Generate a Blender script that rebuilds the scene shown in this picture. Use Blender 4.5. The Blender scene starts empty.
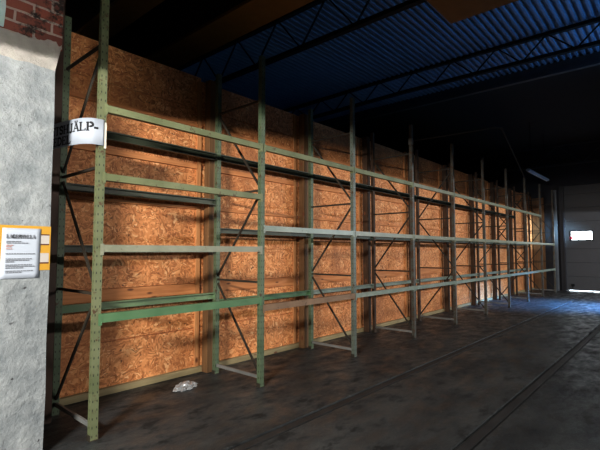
import bpy, bmesh, math, random
from mathutils import Vector, Matrix
random.seed(7)
S = bpy.context.scene
COL = S.collection
W, D, H = 2.0246, 0.8828, 4.154          # bay width, frame depth, upright height
YW = 1.15                                 # face of the boarded wall
XE = 19.7                                 # end wall
ZC = 6.2                                  # roof sheeting

# ------------------------------------------------------------------ helpers
def bm_new(): return bmesh.new()

def box(bm, x0, x1, y0, y1, z0, z1, mtx=None):
    v = [Vector(p) for p in ((x0,y0,z0),(x1,y0,z0),(x1,y1,z0),(x0,y1,z0),(x0,y0,z1),(x1,y0,z1),(x1,y1,z1),(x0,y1,z1))]
    if mtx: v = [mtx @ p for p in v]
    v = [bm.verts.new(p) for p in v]
    for f in ((0,3,2,1),(4,5,6,7),(0,1,5,4),(1,2,6,5),(2,3,7,6),(3,0,4,7)):
        bm.faces.new([v[i] for i in f])

def prism(bm, pts, axis, a, b):
    """closed 2D polygon (counter clockwise) swept along an axis from a to b"""
    def mk(p, t):
        if axis == 'x': return (t, p[0], p[1])
        if axis == 'y': return (p[0], t, p[1])
        return (p[0], p[1], t)
    A = [bm.verts.new(mk(p, a)) for p in pts]
    B = [bm.verts.new(mk(p, b)) for p in pts]
    n = len(pts)
    for i in range(n):
        j = (i + 1) % n
        bm.faces.new((A[i], A[j], B[j], B[i]))
    bm.faces.new(A[::-1]); bm.faces.new(B)

def bar(bm, p, q, w, t, side=(1, 0, 0)):
    """flat bar from p to q, w wide across, t thick along 'side'"""
    p, q = Vector(p), Vector(q)
    d = (q - p); L = d.length; d.normalize()
    s = Vector(side); s = (s - d * s.dot(d)).normalized(); u = d.cross(s)
    m = Matrix(((s.x, u.x, d.x, p.x), (s.y, u.y, d.y, p.y), (s.z, u.z, d.z, p.z), (0, 0, 0, 1)))
    box(bm, -t/2, t/2, -w/2, w/2, 0, L, m)

def tube(bm, pts, r, n=8):
    pts = [Vector(p) for p in pts]; rings = []
    for i, p in enumerate(pts):
        d = (pts[min(i+1, len(pts)-1)] - pts[max(i-1, 0)]).normalized()
        a = d.orthogonal().normalized() if i == 0 else (a - d * a.dot(d)).normalized()
        b = d.cross(a)
        rings.append([bm.verts.new(p + r*(math.cos(2*math.pi*k/n)*a + math.sin(2*math.pi*k/n)*b)) for k in range(n)])
    for A, B in zip(rings, rings[1:]):
        for k in range(n):
            bm.faces.new((A[k], A[(k+1) % n], B[(k+1) % n], B[k]))
    bm.faces.new(rings[0][::-1]); bm.faces.new(rings[-1])

def obj(name, bm, m, parent=None, bevel=0, label=None, smooth=False):
    bmesh.ops.recalc_face_normals(bm, faces=bm.faces[:])
    me = bpy.data.meshes.new(name); bm.to_mesh(me); bm.free()
    if smooth:
        for p in me.polygons: p.use_smooth = True
    o = bpy.data.objects.new(name, me); COL.objects.link(o)
    for mm in (m if isinstance(m, (list, tuple)) else [m]): me.materials.append(mm)
    if parent: o.parent = parent
    if label: o['label'] = label
    if bevel:
        b = o.modifiers.new('edge', 'BEVEL'); b.width = bevel; b.segments = 2; b.limit_method = 'ANGLE'
    return o

def thing(name, label, cat, loc=(0, 0, 0), group=None):
    o = bpy.data.objects.new(name, None); COL.objects.link(o); o.location = loc
    o.empty_display_size = .1
    o['label'] = label; o['category'] = cat
    if group: o['group'] = group
    return o

def tag(o, label, cat, group=None):
    o['label'] = label; o['category'] = cat
    if group: o['group'] = group
    return o

def struct(o): o['kind'] = 'structure'; return o

# ------------------------------------------------------------------ materials
def mat(name):
    m = bpy.data.materials.new(name); m.use_nodes = True
    nt = m.node_tree
    return m, nt, nt.nodes['Principled BSDF'], nt.links.new

def N(nt, t, **kw):
    n = nt.nodes.new(t)
    for k, v in kw.items():
        if k in n.inputs: n.inputs[k].default_value = v
        else: setattr(n, k, v)
    return n

def ramp(nt, stops, interp='LINEAR'):
    r = nt.nodes.new('ShaderNodeValToRGB'); cr = r.color_ramp; cr.interpolation = interp
    while len(cr.elements) < len(stops): cr.elements.new(.5)
    for e, (p, c) in zip(cr.elements, stops):
        e.position = p; e.color = (*c, 1) if len(c) == 3 else c
    return r

def mixc(nt, a, b, fac, blend='MIX'):
    n = nt.nodes.new('ShaderNodeMix'); n.data_type = 'RGBA'; n.blend_type = blend
    L = nt.links.new
    for s, v in ((0, fac), (6, a), (7, b)):
        if hasattr(v, 'node'): L(v, n.inputs[s])
        else: n.inputs[s].default_value = (*v, 1) if isinstance(v, tuple) else v
    return n.outputs[2]

def bump(nt, bsdf, h, dist=.01, st=.5):
    b = N(nt, 'ShaderNodeBump', Strength=st, Distance=dist)
    nt.links.new(h, b.inputs['Height']); nt.links.new(b.outputs[0], bsdf.inputs['Normal'])

def coords(nt, scale=(1, 1, 1), rot=(0, 0, 0)):
    tc = nt.nodes.new('ShaderNodeTexCoord')
    mp = N(nt, 'ShaderNodeMapping'); mp.inputs['Scale'].default_value = scale; mp.inputs['Rotation'].default_value = rot
    nt.links.new(tc.outputs['Object'], mp.inputs[0]); return mp.outputs[0]

def paint(name, c1, c2, rough=.5, chips=.62, rust=(.09, .045, .02), metallic=0, holes=None, scale=14):
    """worn painted steel; holes=(pitch, half width, half height, x offset): dark punched holes along z"""
    m, nt, b, L = mat(name)
    co = coords(nt)
    n1 = N(nt, 'ShaderNodeTexNoise', Scale=3.0, Detail=4.0); L(co, n1.inputs['Vector'])
    n2 = N(nt, 'ShaderNodeTexNoise', Scale=float(scale), Detail=8.0, Roughness=.7); L(co, n2.inputs['Vector'])
    col = mixc(nt, c1, c2, ramp_out(nt, n1.outputs[0], .38, .62))
    col = mixc(nt, col, rust, ramp_out(nt, n2.outputs[0], chips, chips + .06))
    if holes:
        tc = nt.nodes.new('ShaderNodeTexCoord'); sx = N(nt, 'ShaderNodeSeparateXYZ'); L(tc.outputs['Object'], sx.inputs[0])
        def M(op, a, bb=None):
            n = N(nt, 'ShaderNodeMath', operation=op)
            for k, v in ((0, a), (1, bb)):
                if v is None: continue
                if hasattr(v, 'node'): L(v, n.inputs[k])
                else: n.inputs[k].default_value = v
            return n.outputs[0]
        ax = M('ABSOLUTE', sx.outputs[0]); ay = M('ABSOLUTE', sx.outputs[1])
        zr = M('ABSOLUTE', M('SUBTRACT', M('FRACT', M('DIVIDE', sx.outputs[2], .075)), .5))
        zin = M('LESS_THAN', zr, .13)
        front = M('MULTIPLY', M('LESS_THAN', M('ABSOLUTE', M('SUBTRACT', ax, .019)), .0045), M('GREATER_THAN', ay, .0275))
        side = M('MULTIPLY', M('LESS_THAN', ay, .005), M('GREATER_THAN', ax, .0315))
        col = mixc(nt, col, (.03, .034, .02), M('MULTIPLY', zin, M('MAXIMUM', front, side)))
    hs = N(nt, 'ShaderNodeHueSaturation', Value=.88, Saturation=.92); L(col, hs.inputs['Color']); L(hs.outputs[0], b.inputs['Base Color'])
    b.inputs['Roughness'].default_value = rough; b.inputs['Metallic'].default_value = metallic
    bump(nt, b, n2.outputs[0], .002, .4)
    return m

def ramp_out(nt, src, a, b):
    r = N(nt, 'ShaderNodeMapRange'); r.inputs['From Min'].default_value = a; r.inputs['From Max'].default_value = b
    nt.links.new(src, r.inputs['Value']); return r.outputs[0]

def plain(name, c, rough=.6, metallic=0, var=.25, scale=6):
    m, nt, b, L = mat(name)
    n = N(nt, 'ShaderNodeTexNoise', Scale=float(scale), Detail=6.0); L(coords(nt), n.inputs['Vector'])
    L(mixc(nt, tuple(x*(1-var) for x in c), tuple(min(1, x*(1+var)) for x in c), n.outputs[0]), b.inputs['Base Color'])
    b.inputs['Roughness'].default_value = rough; b.inputs['Metallic'].default_value = metallic
    return m

def make_osb():
    m, nt, b, L = mat('osb_board')
    co = coords(nt)
    nz = N(nt, 'ShaderNodeTexNoise', Scale=5.0, Detail=3.0); L(co, nz.inputs['Vector'])
    ad = N(nt, 'ShaderNodeVectorMath', operation='MULTIPLY_ADD')
    L(nz.outputs['Color'], ad.inputs[0]); ad.inputs[1].default_value = (.25, .25, .25); L(co, ad.inputs[2])
    cols = []; 
    for rot, sc in ((.5, (16, 16, 58)), (-.7, (52, 20, 20))):
        mp = N(nt, 'ShaderNodeMapping'); mp.inputs['Rotation'].default_value = (0, rot, 0); mp.inputs['Scale'].default_value = sc
        L(ad.outputs[0], mp.inputs[0])
        v = N(nt, 'ShaderNodeTexVoronoi', Scale=1.0); L(mp.outputs[0], v.inputs['Vector'])
        cols.append(v)
    sel = N(nt, 'ShaderNodeTexNoise', Scale=16.0, Detail=2.0); L(co, sel.inputs['Vector'])
    chip = mixc(nt, cols[0].outputs['Color'], cols[1].outputs['Color'], ramp_out(nt, sel.outputs[0], .49, .51))
    sep = N(nt, 'ShaderNodeSeparateColor'); L(chip, sep.inputs[0])
    r = ramp(nt, [(0, (.36, .122, .036)), (.25, (.57, .218, .074)), (.6, (.72, .305, .112)), (.9, (.86, .425, .175)), (1, (.94, .58, .29))])
    L(sep.outputs[0], r.inputs[0])
    big = N(nt, 'ShaderNodeTexNoise', Scale=1.3, Detail=5.0); L(co, big.inputs['Vector'])
    col = mixc(nt, r.outputs[0], (.39, .15, .054), ramp_out(nt, big.outputs[0], .50, .80))
    kn = N(nt, 'ShaderNodeTexNoise', Scale=22.0, Detail=4.0); L(co, kn.inputs['Vector'])
    col = mixc(nt, col, (.12, .045, .02), ramp_out(nt, kn.outputs[0], .66, .74))
    L(col, b.inputs['Base Color']); b.inputs['Roughness'].default_value = .62
    bump(nt, b, sep.outputs[1], .004, .35)
    return m

def make_timber(name, c1, c2, axis=0):
    m, nt, b, L = mat(name)
    sc = [14, 14, 14]; sc[axis] = .9
    co = coords(nt, tuple(sc))
    n = N(nt, 'ShaderNodeTexNoise', Scale=2.0, Detail=6.0, Distortion=.6); L(co, n.inputs['Vector'])
    sc2 = [5, 5, 9]; sc2[axis] = 3.2
    v = N(nt, 'ShaderNodeTexVoronoi', Scale=1.0); L(coords(nt, tuple(sc2)), v.inputs['Vector'])
    col = mixc(nt, c1, c2, ramp_out(nt, n.outputs[0], .35, .65))
    col = mixc(nt, (.16, .06, .025), col, ramp_out(nt, v.outputs['Distance'], .08, .17))
    L(col, b.inputs['Base Color']); b.inputs['Roughness'].default_value = .65
    bump(nt, b, n.outputs[0], .003, .3)
    return m

def make_floor():
    m, nt, b, L = mat('worn_concrete_floor')
    co = coords(nt); cs = coords(nt, (.8, 1.5, 1))
    n1 = N(nt, 'ShaderNodeTexNoise', Scale=1.1, Detail=8.0, Roughness=.62); L(cs, n1.inputs['Vector'])
    n2 = N(nt, 'ShaderNodeTexNoise', Scale=3.5, Detail=10.0, Roughness=.68); L(cs, n2.inputs['Vector'])
    n3 = N(nt, 'ShaderNodeTexNoise', Scale=60.0, Detail=4.0); L(co, n3.inputs['Vector'])
    col = mixc(nt, (.018, .021, .0235), (.066, .072, .073), ramp_out(nt, n1.outputs[0], .32, .68))
    col = mixc(nt, col, (.010, .0105, .011), ramp_out(nt, n2.outputs[0], .54, .63))
    col = mixc(nt, col, (.17, .17, .16), ramp_out(nt, n3.outputs[0], .64, .74))
    L(col, b.inputs['Base Color'])
    r = N(nt, 'ShaderNodeMapRange'); r.inputs['From Min'].default_value = .40; r.inputs['From Max'].default_value = .62
    r.inputs['To Min'].default_value = .30; r.inputs['To Max'].default_value = .78
    L(n2.outputs[0], r.inputs['Value']); L(r.outputs[0], b.inputs['Roughness'])
    b.inputs['Specular IOR Level'].default_value = .45
    ad = N(nt, 'ShaderNodeMath', operation='ADD'); L(n2.outputs[0], ad.inputs[0]); L(n3.outputs[0], ad.inputs[1])
    bump(nt, b, ad.outputs[0], .010, .45)
    return m

def make_plaster(name, c1, c2, sp=.71):
    m, nt, b, L = mat(name)
    co = coords(nt)
    n1 = N(nt, 'ShaderNodeTexNoise', Scale=5.0, Detail=9.0, Roughness=.65); L(co, n1.inputs['Vector'])
    n2 = N(nt, 'ShaderNodeTexNoise', Scale=13.0, Detail=5.0, Roughness=.6); L(co, n2.inputs['Vector'])
    col = mixc(nt, c1, c2, ramp_out(nt, n1.outputs[0], .35, .65))
    col = mixc(nt, col, (.05, .05, .055), ramp_out(nt, n2.outputs[0], sp, sp + .05))
    L(col, b.inputs['Base Color']); b.inputs['Roughness'].default_value = .85
    bump(nt, b, n1.outputs[0], .05, .9)
    return m

def make_brick():
    m, nt, b, L = mat('old_red_brick')
    tc = nt.nodes.new('ShaderNodeTexCoord'); sx = N(nt, 'ShaderNodeSeparateXYZ'); L(tc.outputs['Object'], sx.inputs[0])
    cx = N(nt, 'ShaderNodeCombineXYZ'); L(sx.outputs[0], cx.inputs[0]); L(sx.outputs[2], cx.inputs[1])
    nz = N(nt, 'ShaderNodeTexNoise', Scale=9.0, Detail=4.0); L(tc.outputs['Object'], nz.inputs['Vector'])
    ad = N(nt, 'ShaderNodeVectorMath', operation='MULTIPLY_ADD'); L(nz.outputs['Color'], ad.inputs[0]); ad.inputs[1].default_value = (.02, .02, 0); L(cx.outputs[0], ad.inputs[2])
    br = N(nt, 'ShaderNodeTexBrick', Scale=1.0); L(ad.outputs[0], br.inputs['Vector'])
    br.inputs['Brick Width'].default_value = .28; br.inputs['Row Height'].default_value = .098
    br.inputs['Mortar Size'].default_value = .012; br.inputs['Mortar Smooth'].default_value = .3
    br.inputs['Color1'].default_value = (.26, .075, .045, 1); br.inputs['Color2'].default_value = (.17, .055, .04, 1)
    br.inputs['Mortar'].default_value = (.36, .30, .26, 1)
    n2 = N(nt, 'ShaderNodeTexNoise', Scale=7.0, Detail=9.0, Roughness=.7); L(tc.outputs['Object'], n2.inputs['Vector'])
    col = mixc(nt, br.outputs[0], (.02, .015, .013), ramp_out(nt, n2.outputs[0], .52, .62))
    L(col, b.inputs['Base Color']); b.inputs['Roughness'].default_value = .9
    bump(nt, b, br.outputs['Fac'], -.012, .8)
    return m

def emit(name, c, s):
    m, nt, b, L = mat(name)
    b.inputs['Base Color'].default_value = (*c, 1)
    b.inputs['Emission Color'].default_value = (*c, 1); b.inputs['Emission Strength'].default_value = s
    return m

OSB = make_osb()
TIMBER = make_timber('light_pine_batten', (.52, .20, .068), (.66, .29, .11), 0)
TIMBER_V = make_timber('pine_stud', (.50, .22, .085), (.62, .31, .13), 2)
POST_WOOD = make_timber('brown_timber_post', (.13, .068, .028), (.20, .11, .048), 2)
POST_SHADED = make_timber('shaded_timber_post', (.05, .026, .013), (.085, .045, .022), 2)  # post timber darkened, shade of the far posts put into the colour
SILL = make_timber('greenish_weathered_sill', (.27, .22, .12), (.38, .31, .17), 0)
FLOOR = make_floor()
PLASTER = make_plaster('whitewashed_plaster', (.17, .19, .20), (.30, .32, .325), .66)
PLASTER2 = make_plaster('bare_grey_plaster', (.27, .255, .23), (.37, .35, .315), .75)
BRICK = make_brick()
G_KHAKI = paint('khaki_green_paint', (.15, .175, .075), (.21, .235, .115), .5, .60)
G_GREEN = paint('green_paint', (.13, .23, .11), (.19, .29, .15), .45, .62)
G_BRIGHT = paint('bright_green_paint', (.075, .185, .08), (.11, .23, .105), .4, .68)
G_GREY = paint('grey_green_paint', (.20, .26, .21), (.29, .34, .28), .38, .62)
G_PALE = paint('pale_grey_green_paint', (.20, .22, .145), (.27, .28, .195), .38, .62)
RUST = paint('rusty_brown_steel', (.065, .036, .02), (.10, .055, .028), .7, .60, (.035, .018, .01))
DARKSTEEL = paint('dark_brown_bracing_steel', (.028, .022, .014), (.045, .034, .02), .7, .62)
GREYSTEEL = paint('galvanised_foot_steel', (.22, .23, .22), (.30, .31, .30), .45, .66, metallic=.3)
U_KHAKI = paint('khaki_punched_upright', (.125, .15, .068), (.19, .21, .11), .5, .58, holes=True)
U_GREEN = paint('green_punched_upright', (.085, .135, .07), (.13, .18, .105), .5, .60, holes=True)
U_GREY = paint('grey_green_punched_upright', (.11, .14, .115), (.16, .19, .155), .45, .58, holes=True)
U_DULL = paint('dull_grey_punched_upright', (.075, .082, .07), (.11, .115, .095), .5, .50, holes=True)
G_SHADED = paint('shaded_green_paint', (.045, .058, .036), (.07, .085, .055), .5, .62)  # green darkened to put the rear beams' shade into the colour
TAN = paint('rusty_tan_steel', (.22, .13, .07), (.29, .18, .10), .6, .6)
BROWNPOST = paint('brown_painted_column', (.06, .027, .014), (.085, .04, .02), .6, .66)
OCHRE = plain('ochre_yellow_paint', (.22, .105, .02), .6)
BLACKSTEEL = plain('black_roof_steel', (.006, .0065, .008), .9)
TRUSSGREY = plain('grey_roof_steel', (.045, .05, .06), .6)
ROOF = plain('galvanised_roof_sheet', (.13, .20, .33), .5, .0)
ROOF_UNLIT = plain('unlit_roof_black', (.012, .013, .016), .95)  # near-black colour stands in for the far roof getting no light
DARKWALL = plain('dark_outer_wall', (.03, .032, .04), .9)
DOORGREY = plain('grey_door_panel', (.075, .075, .08), .55, var=.08)
RAILSTEEL = paint('worn_rail_steel', (.024, .024, .025), (.04, .04, .04), .6, .58, (.02, .016, .012))
PAPER = plain('white_paper', (.40, .44, .50), .7, var=.03)
PAPER_TAB = plain('cream_paper', (.62, .58, .50), .7, var=.05)
INK = plain('black_ink', (.012, .012, .014), .8, var=.05)
REDINK = plain('faded_red_ink', (.40, .22, .19), .8, var=.05)
GREYINK = plain('faded_grey_ink', (.16, .17, .19), .8, var=.05)
YELLOW = plain('yellow_sign_face', (.46, .26, .03), .5, var=.12)
SIGNWHITE = plain('white_sign_face', (.42, .39, .36), .5, var=.1)
SIGNRED = plain('dark_sign_line', (.09, .03, .02), .6, var=.1)

# ------------------------------------------------------------------ setting
# floor: one sweep along X, with two sunken rail grooves
RY = (-1.09, -2.51)
prof = [(-11, 0)]
for c in (RY[1], RY[0]):
    prof += [(c - .07, 0), (c - .066, -.03), (c + .075, -.03), (c + .078, 0)]
prof += [(9, 0)]
bm = bm_new()
xs = [-8, -4, 0, 4, 8, 12, 16, XE + .3, 26]
rows = [[bm.verts.new((x, y, z)) for y, z in prof] for x in xs]
for A, B in zip(rows, rows[1:]):
    for k in range(len(prof) - 1): bm.faces.new((A[k], B[k], B[k+1], A[k+1]))
struct(obj('floor', bm, FLOOR))

# end wall with the roller door
bm = bm_new(); box(bm, XE, XE + .25, -.14, 9, 0, 8); box(bm, XE, XE + .25, -11, -.14, 4.47, 8); box(bm, XE, XE + .25, -11, -5.2, 0, 4.47)
struct(obj('wall_end', bm, DARKWALL))
bm = bm_new()
zs = [.05, .62, 1.2, 1.78, 2.36, 2.94, 3.52, 4.1, 4.47]
for a, b_ in zip(zs, zs[1:]):
    if a < 2.5 and b_ > 2.2:      # the two panels that carry the window opening
        zlo, zhi = max(a, 2.14), min(b_, 2.52)
        if a < 2.14: box(bm, XE + .06, XE + .12, -5.2, -.14, a, 2.14)
        if b_ > 2.52: box(bm, XE + .06, XE + .12, -5.2, -.14, 2.52, b_ - .008)
        box(bm, XE + .06, XE + .12, -.36, -.14, zlo, zhi); box(bm, XE + .06, XE + .12, -5.2, -1.10, zlo, zhi)
    else: box(bm, XE + .06, XE + .12, -5.2, -.14, a, b_ - .008)
door = struct(obj('door_1', bm, DOORGREY))
bm = bm_new()
for y0, y1, z0, z1 in ((-1.14, -.32, 2.50, 2.54), (-1.14, -.32, 2.12, 2.16), (-.36, -.32, 2.16, 2.50), (-1.14, -1.10, 2.16, 2.50)):
    box(bm, XE + .045, XE + .13, y0, y1, z0, z1)
win = struct(obj('window_1', bm, BLACKSTEEL))
bm = bm_new(); box(bm, XE + .09, XE + .10, -1.10, -.36, 2.16, 2.50)
obj('pane', bm, emit('daylit_milky_pane', (.86, .95, 1.0), 14), win)
bm = bm_new(); box(bm, XE + .055, XE + .09, -.42, -.31, 2.17, 2.30)
obj('red_marker', bm, emit('glowing_red_marker', (1, .12, .16), .8), win, label='small red marker at the lower left corner of the pane')
bm = bm_new(); box(bm, XE + .05, XE + .13, -5.2, -.14, .042, .07); obj('rubber_seal', bm, BLACKSTEEL, door)
bm = bm_new(); box(bm, XE + .02, XE + .06, -.42, -.30, .20, .30); box(bm, XE + .035, XE + .06, -.36, -.34, .1, .2); obj('door_latch', bm, BLACKSTEEL, door)
bm = bm_new(); box(bm, XE + .5, XE + .52, -5.2, -.14, -.02, .35)
struct(obj('trim_1', bm, emit('daylight_outside_door', (.8, .92, 1.0), 9)))
# door guide rail
bm = bm_new(); box(bm, XE - .1, XE, -.14, .02, 0, 4.47); box(bm, XE - .14, XE - .1, -.16, -.11, 0, 4.47)
struct(obj('trim_2', bm, plain('blue_black_door_guide', (.02, .022, .03), .5)))

bm = bm_new(); box(bm, XE - .16, XE - .145, .10, .26, 0, 4.3)
struct(obj('trim_4', bm, plain('pale_galvanised_strip', (.16, .19, .22), .35, .3)))

# outer back wall, behind the boarded wall
bm = bm_new(); box(bm, -8, XE + .25, 9, 9.2, 0, 8); struct(obj('wall_back', bm, plain('outer_wall_sheet', (.10, .12, .16), .8)))

# boarded wall
bm = bm_new()
seams = [(.075, .595), (.611, 1.07), (1.22, 1.69), (1.696, 2.24), (2.29, 2.81), (2.885, 3.40), (3.455, 3.675), (3.686, 4.12)]
xw = [-1.6, -.10] + [i * W - .10 for i in range(1, 10)] + [XE]
for k, (xa, xb) in enumerate(zip(xw, xw[1:])):
    for j, (za, zb) in enumerate(seams):
        jy = random.uniform(0, .008)
        top = zb if j < 7 else 4.10 + random.uniform(-.03, .05)
        box(bm, xa + .003, xb - .003, YW + jy, YW + .03, za, top)
box(bm, -1.6, XE, YW + .03, YW + .07, 0, 4.10)
ow = struct(obj('wall_partition', bm, OSB))
bm2 = bm_new(); box(bm2, XE - .04, XE - .001, .62, YW - .06, 0, 4.02); obj('end_return_board', bm2, POST_WOOD, ow)
for k, (xa, xb) in enumerate(zip(xw, xw[1:])):
    for n, (za, zb, th) in enumerate(((1.075, 1.215, .022), (2.243, 2.287, .03), (2.813, 2.882, .03), (3.405, 3.452, .035))):
        bm = bm_new(); box(bm, xa + .16, xb - .072, YW - th, YW + .03, za, zb)
        obj('batten', bm, TIMBER, ow, bevel=.003)
    bm = bm_new(); box(bm, xa, xb, YW - .05, YW + .03, 0, .078); obj('sill_plate', bm, SILL, ow, bevel=.004)
    if k > 0:
        bm = bm_new(); box(bm, xb - .07, xb + .003, YW - .02, YW + .03, .079, 4.07); obj('stud', bm, TIMBER_V, ow, bevel=.003)
        bm = bm_new(); box(bm, xb + .03, xb + .155, YW - .17, YW - .051, 0, 4.09)
        obj('timber_post', bm, POST_WOOD if k < 3 else POST_SHADED, ow, bevel=.005)

# left: plastered masonry pier with bare brick on top
def jag(x0, x1, z, amp, n=14):
    return [(x0 + (x1 - x0) * i / n, z + random.uniform(-amp, amp)) for i in range(n + 1)]
bm = bm_new(); box(bm, -3.2, -.345, .03, .52, 3.40, 6.2)
wl = struct(obj('wall_left', bm, BRICK))
bm = bm_new()
edge = [(-.40, 0), (-.392, .5), (-.40, .9), (-.394, 1.5), (-.402, 2.2), (-.398, 2.8), (-.405, 3.14)]
prism(bm, [(-3.2, 0)] + edge + jag(-.405, -1.0, 3.20, .012) + [(-3.2, 3.2)], 'y', 0, .52)
obj('plaster_lower', bm, PLASTER, wl, label='white rough plaster on the lower pier')
bm = bm_new()
prism(bm, [(-3.2, 3.1), (-.405, 3.1), (-.398, 3.21), (-.36, 3.40)] + jag(-.352, -.78, 3.435, .025, 18) + [(-3.2, 3.46)], 'y', .012, .5)
obj('plaster_upper', bm, PLASTER2, wl, label='thinner grey plaster band under the bare brick')
bm = bm_new()
prism(bm, [(-3.2, 3.44), (-.785, 3.44), (-.775, 3.6), (-.782, 3.8), (-.772, 6.2), (-3.2, 6.2)], 'y', .014, .4)
obj('plaster_strip', bm, plain('pale_teal_plaster', (.42, .55, .56), .8, var=.1), wl, label='pale teal plaster left of the bare brick')

# brown steel column behind the pier edge
bm = bm_new()
x0, x1, y0, y1 = -.165, -.095, .69, .76
prism(bm, [(x0, y0), (x1, y0), (x1, y0 + .012), ((x0+x1)/2 + .006, y0 + .012), ((x0+x1)/2 + .006, y1 - .012), (x1, y1 - .012), (x1, y1), (x0, y1), (x0, y1 - .012), ((x0+x1)/2 - .006, y1 - .012), ((x0+x1)/2 - .006, y0 + .012), (x0, y0 + .012)], 'z', 0, ZC)
col_ = tag(obj('steel_column', bm, BROWNPOST), 'brown steel column between the white plastered pier and the rack', 'column')

# roof sheeting, corrugated along X
def corrugated(x0, x1, y0, y1, z, pitch, dep):
    bm = bm_new(); y = y0; pr = []
    while y < y1:
        pr += [(y, z), (y + pitch * .42, z), (y + pitch * .55, z - dep), (y + pitch * .87, z - dep)]; y += pitch
    A = [bm.verts.new((x0, a, b)) for a, b in pr]; B = [bm.verts.new((x1, a, b)) for a, b in pr]
    for k in range(len(pr) - 1): bm.faces.new((A[k], A[k+1], B[k+1], B[k]))
    return bm
struct(obj('ceiling', corrugated(-8, 10.1, -11, 9.1, ZC + .075, .135, .07), ROOF))
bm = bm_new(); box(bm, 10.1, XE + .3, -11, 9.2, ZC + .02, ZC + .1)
struct(obj('ceiling_far', bm, ROOF_UNLIT))
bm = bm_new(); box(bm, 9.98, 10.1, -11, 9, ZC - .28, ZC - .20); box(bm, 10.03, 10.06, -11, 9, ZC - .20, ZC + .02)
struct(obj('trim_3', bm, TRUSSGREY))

# roof trusses across the hall
def truss(x, zb, zt, label, m, panel=.8, y0=-9, y1=8.9, rise=0, xr=.05):
    t = thing('roof_truss', label, 'roof truss', (x, 0, 0))
    def zz(y, z): return z + rise * max(0, 1 - abs(y - 1.3) / 5)
    ys = [y0 + (y1 - y0) * i / 14 for i in range(15)]
    for z in (zb, zt):
        bm = bm_new()
        for a, b in zip(ys, ys[1:]):
            bar(bm, (0, a - .01, zz(a, z)), (0, b + .01, zz(b, z)), .075, xr * 2)
        obj('chord', bm, m, t)
    n = int((y1 - y0) / panel)
    for k in range(n):
        a, b = y0 + k * panel, y0 + (k + 1) * panel
        if b < -4 or a > 8: continue
        bm = bm_new()
        pa, pb = (zb, zt) if k % 2 else (zt, zb)
        bar(bm, (0, a, zz(a, pa)), (0, b, zz(b, pb)), .024, .03)
        obj('web_member', bm, m, t)
    return t
truss(4.15, 5.40, ZC - .05, 'black lattice roof truss nearest the camera, over the first rack bays', BLACKSTEEL, .6)
truss(8.25, 5.68, ZC - .06, 'black lattice roof truss farther back, crossing the blue corrugated roof', BLACKSTEEL, .5, rise=.06)
truss(XE - .2, 5.37, ZC, 'dim grey roof truss against the end wall above the grey door', TRUSSGREY, .9)

# overhead girders
def girder(xa, xb, z, label, wd):
    t = thing('overhead_girder', label, 'girder', (0, 0, 0))
    xm = (xa + xb) / 2
    bm = bm_new(); box(bm, xa, xb, -10.98, 8.98, z, z + .05); obj('bottom_flange', bm, OCHRE, t)
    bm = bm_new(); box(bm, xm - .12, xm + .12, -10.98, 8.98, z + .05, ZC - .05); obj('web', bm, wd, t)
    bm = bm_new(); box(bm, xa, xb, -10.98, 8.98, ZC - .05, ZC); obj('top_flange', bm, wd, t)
OCHRE_SHADED = plain('shaded_ochre_paint', (.045, .022, .007), .8)  # ochre darkened to paint in shade above the lit bottom faces
girder(.88, 1.28, 5.0, 'ochre overhead girder nearer the brick pier', OCHRE_SHADED)
girder(2.05, 2.60, 5.0, 'ochre overhead girder farther from the brick pier', OCHRE_SHADED)
t = thing('crane_platform', 'ochre overhead platform cut by the top edge, below the corrugated roof', 'crane platform', (0, 0, 0))
bm = bm_new(); box(bm, 2.9, 4.40, -5, -1.52, 5.0, 5.06); obj('bottom_plate', bm, OCHRE, t)
bm = bm_new(); box(bm, 2.9, 4.36, -4.95, -1.56, 5.06, 5.36); obj('side_frame', bm, OCHRE_SHADED, t)

# added unseen hoods behind and beside the camera, keeping light off the upper wall
bm = bm_new(); box(bm, -7.5, -1.3, -7, -.62, 3.25, 3.32); struct(obj('added_light_hood', bm, DARKWALL))
bm = bm_new(); box(bm, -1, 19.6, -10.9, -4.3, 3.20, 3.27); struct(obj('added_side_light_hood', bm, DARKWALL))
bm = bm_new(); box(bm, -8, XE, -11.2, -11, 0, 8); struct(obj('wall_right', bm, DARKWALL))

# embedded rails
for y, lb in zip(RY, ('worn steel rail set in the floor, nearer the rack', 'worn steel rail set in the floor, farther from the rack')):
    t = thing('floor_rail', lb, 'rail', (0, y, -.03), 'steel track rails set in the concrete floor')
    bm = bm_new(); prism(bm, [(-.05, 0), (.05, 0), (.05, .006), (.03, .012), (.033, .030), (-.045, .030), (-.045, .012), (-.05, .006)], 'x', -7.5, XE)
    obj('rail_head', bm, RAILSTEEL, t)
    bm = bm_new(); box(bm, -7.5, XE, .036, .05, .0125, .022); obj('flangeway_dirt', bm, plain('packed_dirt', (.02, .019, .017), .95), t)

# ------------------------------------------------------------------ pallet rack
rack = thing('pallet_rack', 'long empty green steel pallet rack standing along the chipboard wall', 'pallet rack', (0, 0, 0))

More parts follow.
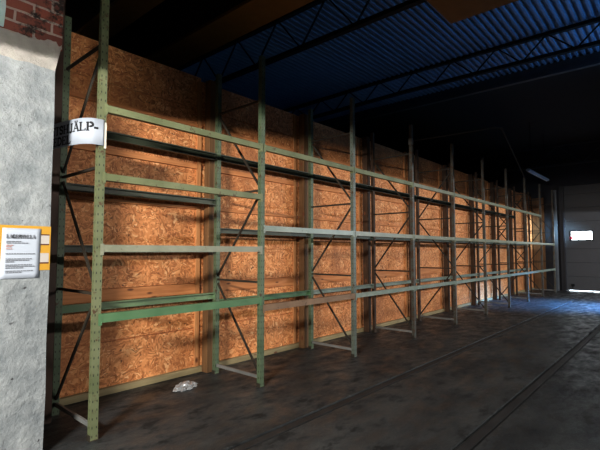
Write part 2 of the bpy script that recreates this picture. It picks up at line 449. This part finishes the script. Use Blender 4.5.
def upright_mesh(bm, back):
    """open C channel, web to the outside; back=True turns it round"""
    w, d, t = .033, .029, .004
    p = [(-w, -d), (w, -d), (w, d), (w - .014, d), (w - .014, d - t), (w - t, d - t), (w - t, -d + t), (-w + t, -d + t), (-w + t, d - t), (-w + .014, d - t), (-w + .014, d), (-w, d)]
    if back: p = [(-x, -y) for x, y in p]
    prism(bm, p, 'z', .006, H)
ZB = (.115, 1.272, 2.425, 3.578)
def frame(i):
    fx = i * W
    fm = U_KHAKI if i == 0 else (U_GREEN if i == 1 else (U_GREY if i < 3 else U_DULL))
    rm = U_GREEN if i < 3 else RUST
    for y, back, m in ((0, False, fm), (D, False, rm)):
        bm = bm_new(); upright_mesh(bm, back)
        u = obj('upright', bm, m, rack); u.location = (fx, y, 0)
        if m is RUST: u['label'] = 'rusty brown rear upright'
        bm = bm_new(); box(bm, -.040, .040, -.036, .036, 0, .006); box(bm, -.040, -.0335, -.03, .03, .006, .05); box(bm, .0335, .040, -.03, .03, .006, .05)
        obj('foot_plate', bm, DARKSTEEL, u)
    ya, yb = .03, D - .03
    for k, z in enumerate(ZB):
        bm = bm_new(); bar(bm, (fx, ya, z), (fx, yb, z), .026 if k else .04, .022)
        obj('horizontal_brace', bm, GREYSTEEL if k == 0 else DARKSTEEL, rack)
    up = i in (0, 4, 7)
    for k in range(3):
        z0, z1 = ZB[k] + .05, ZB[k+1] - .05
        rear_low = (k % 2 == 0) if up else (k % 2 == 1)
        # foot panel ends low at the front upright, unless mirrored
        a, b = ((fx, yb, z0), (fx, ya, z1)) if rear_low else ((fx, ya, z0), (fx, yb, z1))
        bm = bm_new(); bar(bm, a, b, .026, .018)
        obj('diagonal_brace', bm, DARKSTEEL, rack)
for i in range(10): frame(i)

def beam(i, z, y, m, label=None, hh=.08):
    xa, xb = i * W + .0375, (i + 1) * W - .0375
    f = -1 if y < .4 else 1
    bm = bm_new()
    def P(pts): return [(y + f * a, z + b) for a, b in (pts if f > 0 else pts[::-1])]
    h = hh / 2
    # pressed channel, web to the outside, lips turned in
    pr = P([(.034, -h), (.034, h), (-.020, h), (-.020, h - .014), (-.016, h - .014), (-.016, h - .004), (.030, h - .004),
            (.030, -h + .004), (-.016, -h + .004), (-.016, -h + .012), (-.020, -h + .012), (-.020, -h)])
    prism(bm, pr, 'x', xa, xb)
    o = obj('beam', bm, m, rack, label=label)
    yf = y + f * .034
    for x, s in ((xa, -1), (xb, 1)):
        bm = bm_new()
        xo = x + s * .03
        ye = yf + f * .003
        pr = [(x - s*.003, y - f*.02), (x + s*.003, y - f*.02), (x + s*.003, yf), (xo, yf), (xo, ye), (x - s*.003, ye)]
        prism(bm, pr, 'z', z - .062, z + .042)
        obj('end_connector', bm, m, o)
for y in (0, D):
    r = y > 0
    for z, m in ((2.97, G_SHADED if r else G_KHAKI), (2.335, G_SHADED if r else G_KHAKI), (1.682, G_SHADED if r else G_PALE), (1.055, G_GREEN if r else G_BRIGHT)):
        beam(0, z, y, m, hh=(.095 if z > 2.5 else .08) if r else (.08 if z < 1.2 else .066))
    for i in range(1, 8): beam(i, 2.97, y, G_SHADED if r else (G_KHAKI if i < 3 else G_PALE), hh=.095 if r else .07)
    for i in range(1, 9): beam(i, 1.945, y, G_SHADED if r else (G_PALE if i > 1 else G_GREY), hh=.072)
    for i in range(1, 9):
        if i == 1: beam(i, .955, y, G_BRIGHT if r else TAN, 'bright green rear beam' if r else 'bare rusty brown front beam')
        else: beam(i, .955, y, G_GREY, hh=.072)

# ------------------------------------------------------------------ lettering
def stroke(bm, pts, w, y=0):
    for (xa, za), (xb, zb) in zip(pts, pts[1:]):
        d = Vector((xb - xa, zb - za)); L = d.length
        if L == 0: continue
        d /= L; n = Vector((-d.y, d.x)) * w / 2; e = d * w * .25
        q = [(xa - e.x + n.x, za - e.y + n.y), (xa - e.x - n.x, za - e.y - n.y), (xb + e.x - n.x, zb + e.y - n.y), (xb + e.x + n.x, zb + e.y + n.y)]
        k = max(1, int(L / .012)) if abs(d.x) > .3 else 1
        for j in range(k):
            a, b = j / k, (j + 1) / k
            def lerp(p, r, t): return (p[0] + (r[0]-p[0])*t, p[1] + (r[1]-p[1])*t)
            c = [lerp(q[0], q[3], a), lerp(q[1], q[2], a), lerp(q[1], q[2], b), lerp(q[0], q[3], b)]
            bm.faces.new([bm.verts.new((x, y, z)) for x, z in c])
def arc(cx, cz, rx, rz, a0, a1, n=10):
    return [(cx + rx * math.cos(math.radians(a0 + (a1-a0)*k/n)), cz + rz * math.sin(math.radians(a0 + (a1-a0)*k/n))) for k in range(n + 1)]
SF = .16
def ser(x, z): return ('s', [(x - SF, z), (x + SF, z)])
GL = {  # letters on a unit cap height: (strokes, width); 't' thick, 's' thin
 'H': ([('t', [(.16, 0), (.16, 1)]), ('t', [(.74, 0), (.74, 1)]), ('s', [(.16, .5), (.74, .5)]), ser(.16, 0), ser(.16, 1), ser(.74, 0), ser(.74, 1)], .92),
 'L': ([('t', [(.16, 0), (.16, 1)]), ser(.16, 1), ('s', [(.02, .02), (.66, .02), (.68, .26)])], .76),
 'P': ([('t', [(.16, 0), (.16, 1)]), ser(.16, 0), ('s', [(.02, .98), (.42, .98)]), ('t', arc(.42, .73, .22, .24, 90, -90)), ('s', [(.42, .48), (.16, .48)])], .74),
 'E': ([('t', [(.16, 0), (.16, 1)]), ('s', [(.02, .98), (.62, .98), (.64, .78)]), ('s', [(.02, .02), (.66, .02), (.68, .24)]), ('s', [(.16, .52), (.5, .52)]), ('s', [(.5, .42), (.5, .62)])], .76),
 'D': ([('t', [(.16, 0), (.16, 1)]), ('s', [(.02, .98), (.34, .98)]), ('s', [(.02, .02), (.34, .02)]), ('t', arc(.34, .5, .40, .47, 90, -90, 12))], .86),
 'T': ([('t', [(.38, 0), (.38, 1)]), ser(.38, 0), ('s', [(.02, .76), (.04, .98), (.72, .98), (.74, .76)])], .8),
 'S': ([('t', [(.56, .76)] + arc(.33, .74, .22, .24, 40, 270, 10) + arc(.33, .26, .24, .24, 90, -140, 10)), ('s', [(.57, .72), (.57, .98)]), ('s', [(.07, .02), (.07, .30)])], .68),
 'J': ([('t', [(.50, 1), (.50, .22)] + arc(.34, .16, .16, .2, 10, -150, 8)), ser(.50, 1)], .74),
 'A': ([('s', [(.10, 0), (.42, 1)]), ('t', [(.42, 1), (.76, 0)]), ('s', [(.2, .34), (.64, .34)]), ser(.10, 0), ser(.78, 0)], .9),
 'M': ([('s', [(.14, 0), (.14, 1)]), ('t', [(.16, 1), (.50, .08)]), ('s', [(.50, .08), (.84, 1)]), ('t', [(.88, 0), (.88, 1)]), ser(.14, 0), ser(.88, 0), ser(.10, 1), ser(.92, 1)], 1.04),
 'B': ([('t', [(.16, 0), (.16, 1)]), ('s', [(.02, .98), (.38, .98)]), ('s', [(.02, .02), (.42, .02)]), ('s', [(.16, .52), (.42, .52)]), ('t', arc(.38, .75, .2, .23, 90, -90)), ('t', arc(.42, .27, .24, .25, 90, -90))], .76),
 'R': ([('t', [(.16, 0), (.16, 1)]), ser(.16, 0), ('s', [(.02, .98), (.42, .98)]), ('t', arc(.42, .74, .2, .23, 90, -90)), ('s', [(.42, .5), (.16, .5)]), ('t', [(.4, .5), (.76, 0)])], .8),
 '-': ([('t', [(.06, .36), (.36, .36)])], .46),
}
GL['Ä'] = (GL['A'][0] + [('t', [(.27, 1.18), (.31, 1.18)]), ('t', [(.54, 1.18), (.58, 1.18)])], .9)
def word(bm, txt, s0, z, h, right=True, sx=1.2):
    tot = sum(GL[c][1] for c in txt) * h * sx
    x = s0 - tot if right else s0
    for c in txt:
        st, w = GL[c]
        for kind, pts in st:
            stroke(bm, [(x + p[0] * h * sx, z + p[1] * h) for p in pts], (.25 if kind == 't' else .12) * h)
        x += w * h * sx

# curled paper banner tied to the first front upright
path = [(.008, -.048), (-.03, -.05), (-.10, -.035), (-.155, .03), (-.185, .11), (-.205, .20), (-.225, .30), (-.245, .42), (-.262, .54), (-.28, .66)]
# smooth the path (Catmull-Rom)
def catmull(P, n=6):
    out = []
    for i in range(len(P) - 1):
        p0, p1, p2, p3 = P[max(i-1, 0)], P[i], P[i+1], P[min(i+2, len(P)-1)]
        for k in range(n):
            t = k / n
            out.append(tuple(.5*((2*p1[a]) + (-p0[a]+p2[a])*t + (2*p0[a]-5*p1[a]+4*p2[a]-p3[a])*t*t + (-p0[a]+3*p1[a]-3*p2[a]+p3[a])*t**3) for a in (0, 1)))
    return out + [P[-1]]
path = catmull(path)
cum = [0]
for a, b in zip(path, path[1:]): cum.append(cum[-1] + math.hypot(b[0]-a[0], b[1]-a[1]))
def at(s, off=0):
    s = max(0, min(cum[-1] - 1e-6, s))
    for i in range(len(path) - 1):
        if cum[i+1] >= s: break
    t = (s - cum[i]) / max(1e-9, cum[i+1] - cum[i])
    a, b = path[i], path[i+1]
    dx, dy = b[0]-a[0], b[1]-a[1]; L = math.hypot(dx, dy)
    nx, ny = dy / L, -dx / L          # towards the camera side
    if ny > 0 and i == 0: pass
    return (a[0] + dx*t - nx*off*1, a[1] + dy*t - ny*off*1)
ZT, ZBOT = 2.850, 2.612
bm = bm_new()
cols = []
for s in [cum[-1] * k / 60 for k in range(61)]:
    p = at(s); cols.append((bm.verts.new((p[0], p[1], ZBOT)), bm.verts.new((p[0], p[1], ZT))))
for A, B in zip(cols, cols[1:]): bm.faces.new((A[0], A[1], B[1], B[0]))
sign = thing('paper_sign', 'curled white paper sign with black capitals, tied to the first rack upright', 'sign', (0, 0, 0))
sheet = obj('paper_sheet', bm, PAPER, sign, smooth=True)
sm = sheet.modifiers.new('thick', 'SOLIDIFY'); sm.thickness = .001; sm.offset = 0
SIGN_SPLIT = None
def bent(bm, off):
    for v in bm.verts:
        s = -v.co.x; p = at(s, off); v.co = Vector((p[0], p[1], v.co.z))
bm = bm_new()
word(bm, 'ARBETSHJÄLP-', -.052, ZT - .115, .074)
bent(bm, .003); L1 = obj('lettering', bm, INK, sign)
bm = bm_new(); word(bm, 'MEDEL', -.335, ZT - .218, .074)
bent(bm, .003); obj('lettering', bm, INK, sign)
bm = bm_new(); box(bm, .0085, .030, -.046, -.0445, 2.59, 2.83); obj('paper_tab', bm, PAPER_TAB, sign, label='narrow cream paper edge behind the sign')

# notice on the pier: yellow sign plate and printed sheet in front of it
plate = thing('warning_plate', 'yellow and white sign plate on the pier, mostly covered by a printed notice', 'sign', (-.60, .002, 1.67))
bm = bm_new(); box(bm, -.235, .205, -.006, 0, -.17, .19); obj('plate_face', bm, YELLOW, plate)
for z0, z1, m, n in ((.045, .115, SIGNWHITE, 'white_field'), (-.105, -.03, SIGNWHITE, 'white_field'), (.115, .125, SIGNRED, 'dark_line'), (.035, .045, SIGNRED, 'dark_line'), (-.117, -.105, SIGNRED, 'dark_line')):
    bm = bm_new(); box(bm, .10, .195, -.0075, -.0062, z0, z1); obj(n, bm, m, plate)
bm = bm_new(); box(bm, -.235, -.205, -.0075, -.0062, -.02, .09); box(bm, -.235, -.205, -.0075, -.0062, -.165, -.1); obj('black_mark', bm, INK, plate)
notice = thing('printed_notice', 'white printed notice sheet pinned over the yellow plate on the pier', 'notice', (-.61, -.0065, 1.64))
bm = bm_new()
nx_, nz_ = 8, 10
g = [[bm.verts.new((-.136 + .272*i/nx_ + .006*(j/nz_ - .5), -.002 - .002*math.sin(3.1*i/nx_)*(1 - j/nz_*.6), -.20 + .398*j/nz_)) for i in range(nx_ + 1)] for j in range(nz_ + 1)]
for j in range(nz_):
    for i in range(nx_): bm.faces.new((g[j][i], g[j][i+1], g[j+1][i+1], g[j+1][i]))
sh = obj('paper_sheet', bm, PAPER, notice, smooth=True)
sm = sh.modifiers.new('thick', 'SOLIDIFY'); sm.thickness = .001; sm.offset = 0
GL.update({'G': ([('t', arc(.40, .5, .34, .48, 50, 320, 12)), ('t', [(.68, .02), (.68, .42)]), ('s', [(.5, .42), (.8, .42)])], .84),
 'Y': ([('t', [(.06, 1), (.38, .48)]), ('s', [(.70, 1), (.38, .48)]), ('t', [(.38, 0), (.38, .5)])], .78)})
bm = bm_new(); word(bm, 'LAGERHYLLA', .098, .118, .027, sx=.92)
for v in bm.verts: v.co.y = -.0105
obj('title_lettering', bm, GREYINK, notice)
def lines(rows, m):
    bm = bm_new()
    for z, wd in rows:
        x = -.105
        while x < -.105 + wd:
            w = random.uniform(.008, .026); stroke(bm, [(x, z), (min(x + w, -.105 + wd), z)], .0065); x += w + .006
    for v in bm.verts: v.co.y = -.0105
    obj('text_lines', bm, m, notice)
lines([(.092, .10), (.080, .15), (-.005, .205), (-.045, .18), (-.057, .16), (-.068, .06), (-.092, .18), (-.104, .2), (-.116, .12), (-.14, .19), (-.152, .11)], GREYINK)
lines([(.062, .045), (.050, .035), (.034, .04)], REDINK)

# ------------------------------------------------------------------ loose and hung things
# bent pipe between two upright tops
F3 = (3 * W, 0); F7 = (7 * W, 0)
t = thing('overhead_pipe', 'thin bent steel pipe running from a rack upright out under the dark roof', 'pipe', (0, 0, 0))
bm = bm_new(); tube(bm, [(F3[0], -.055, 3.83), (F3[0], -1.60, 3.795), (F3[0] + .1, -1.665, 3.79), (F7[0] - .2, -.07, 4.10), (F7[0], -.052, 4.10)], .016)
obj('pipe', bm, BLACKSTEEL, t, smooth=True)
bm = bm_new(); box(bm, F3[0] - .11, F3[0] - .043, -.07, .0, 3.74, 3.86); obj('bracket', bm, GREYSTEEL, t)
# unlit strip light
t = thing('strip_light', 'unlit narrow strip light hanging above the far rack bays', 'ceiling light', (0, 0, 0))
bm = bm_new(); prism(bm, [(-.10, 4.46), (-.06, 4.42), (.02, 4.42), (.06, 4.46), (.02, 4.51), (-.06, 4.51)], 'x', 14.6, 17.4); obj('housing', bm, plain('pale_blue_housing', (.25, .38, .55), .4), t)
bm = bm_new(); tube(bm, [(14.7, -.02, 4.405), (17.3, -.02, 4.405)], .014); obj('fluorescent_tube', bm, plain('white_tube', (.6, .65, .7), .3), t, smooth=True)
for x in (15.0, 17.0):
    bm = bm_new(); tube(bm, [(x, -.02, 4.50), (x, -.02, ZC + .02)], .008); obj('suspension_rod', bm, BLACKSTEEL, t)
# crumpled clear plastic on the floor behind the rack line
m, nt, b, L = mat('clear_crumpled_plastic')
b.inputs['Base Color'].default_value = (.75, .78, .8, 1); b.inputs['Roughness'].default_value = .18; b.inputs['Transmission Weight'].default_value = .55
bm = bm_new()
bmesh.ops.create_icosphere(bm, subdivisions=4, radius=1)
rs = random.Random(3)
from mathutils import noise
for v in bm.verts:
    d = noise.noise(v.co * 2.3) * .5 + noise.noise(v.co * 6) * .22
    v.co = v.co * (1 + d)
    v.co = Vector((v.co.x * .15, v.co.y * .10, max(-.001, (v.co.z + .35) * .04)))
o = tag(obj('plastic_scrap', bm, m), 'crumpled clear plastic scrap on the floor in the first rack bay', 'plastic scrap')
o.location = (1.40, .66, .001); o.rotation_euler = (0, 0, .4)
# ------------------------------------------------------------------ light
def area(name, loc, target, sx, sy, power, color, spread=180):
    l = bpy.data.lights.new(name, 'AREA'); l.shape = 'RECTANGLE'; l.size = sx; l.size_y = sy
    l.energy = power; l.color = color; l.spread = math.radians(spread)
    o = bpy.data.objects.new(name, l); COL.objects.link(o); o.location = loc
    o.rotation_euler = (Vector(target) - Vector(loc)).to_track_quat('-Z', 'Y').to_euler()
    return o
area('door_daylight', (-4.6, -3.55, 3.07), (2, .5, 2.7), 1.1, .2, 760, (1, .96, .90))
area('added_mid_fill', (7.5, -9.6, 3.03), (7.5, 0, 2.85), 5, .16, 400, (1, .93, .86))  # added fill lamp, evens out brightness along the middle bays
area('side_daylight_far', (15.5, -9.0, 3.03), (15.5, 0, 2.8), 4, .16, 600, (.82, .91, 1))
area('roof_blue', (8.5, -5.6, 4.4), (7.8, -3.6, 6.2), 4, .8, 46, (.15, .50, 1), 100)
area('camera_side_fill', (-3.2, -8, 3.6), (-.95, 0, 3.45), 1.0, .8, 6, (1, .97, .92), 21)
area('far_floor_blue', (14.5, -5.0, 2.0), (14.0, -1.9, 0), 2.5, .4, 260, (.14, .42, 1), 45)
area('far_jamb_daylight', (18.6, -3.4, 2.5), (19.5, .2, 2.5), .3, .3, 16, (.45, .75, 1), 22)

w = bpy.data.worlds.new('dim_hall'); S.world = w; w.use_nodes = True
w.node_tree.nodes['Background'].inputs[0].default_value = (.25, .45, 1, 1)
w.node_tree.nodes['Background'].inputs[1].default_value = .004

# ------------------------------------------------------------------ camera
cam = bpy.data.cameras.new('camera'); co = bpy.data.objects.new('camera', cam); COL.objects.link(co)
cam.sensor_width = 36; cam.lens = 437.28 / 600 * 36; cam.clip_start = .05
yaw, pit = .8487, .0613
fw = Vector((math.sin(yaw) * math.cos(pit), math.cos(yaw) * math.cos(pit), math.sin(pit)))
co.location = (-1.7593, -3.981, 1.65); co.rotation_euler = fw.to_track_quat('-Z', 'Y').to_euler()
S.camera = co
S.view_settings.view_transform = 'Standard'
S.view_settings.look = 'None'
S.view_settings.exposure = .2
S.view_settings.gamma = .86
S.cycles.use_denoising = True
S.cycles.sample_clamp_indirect = 6
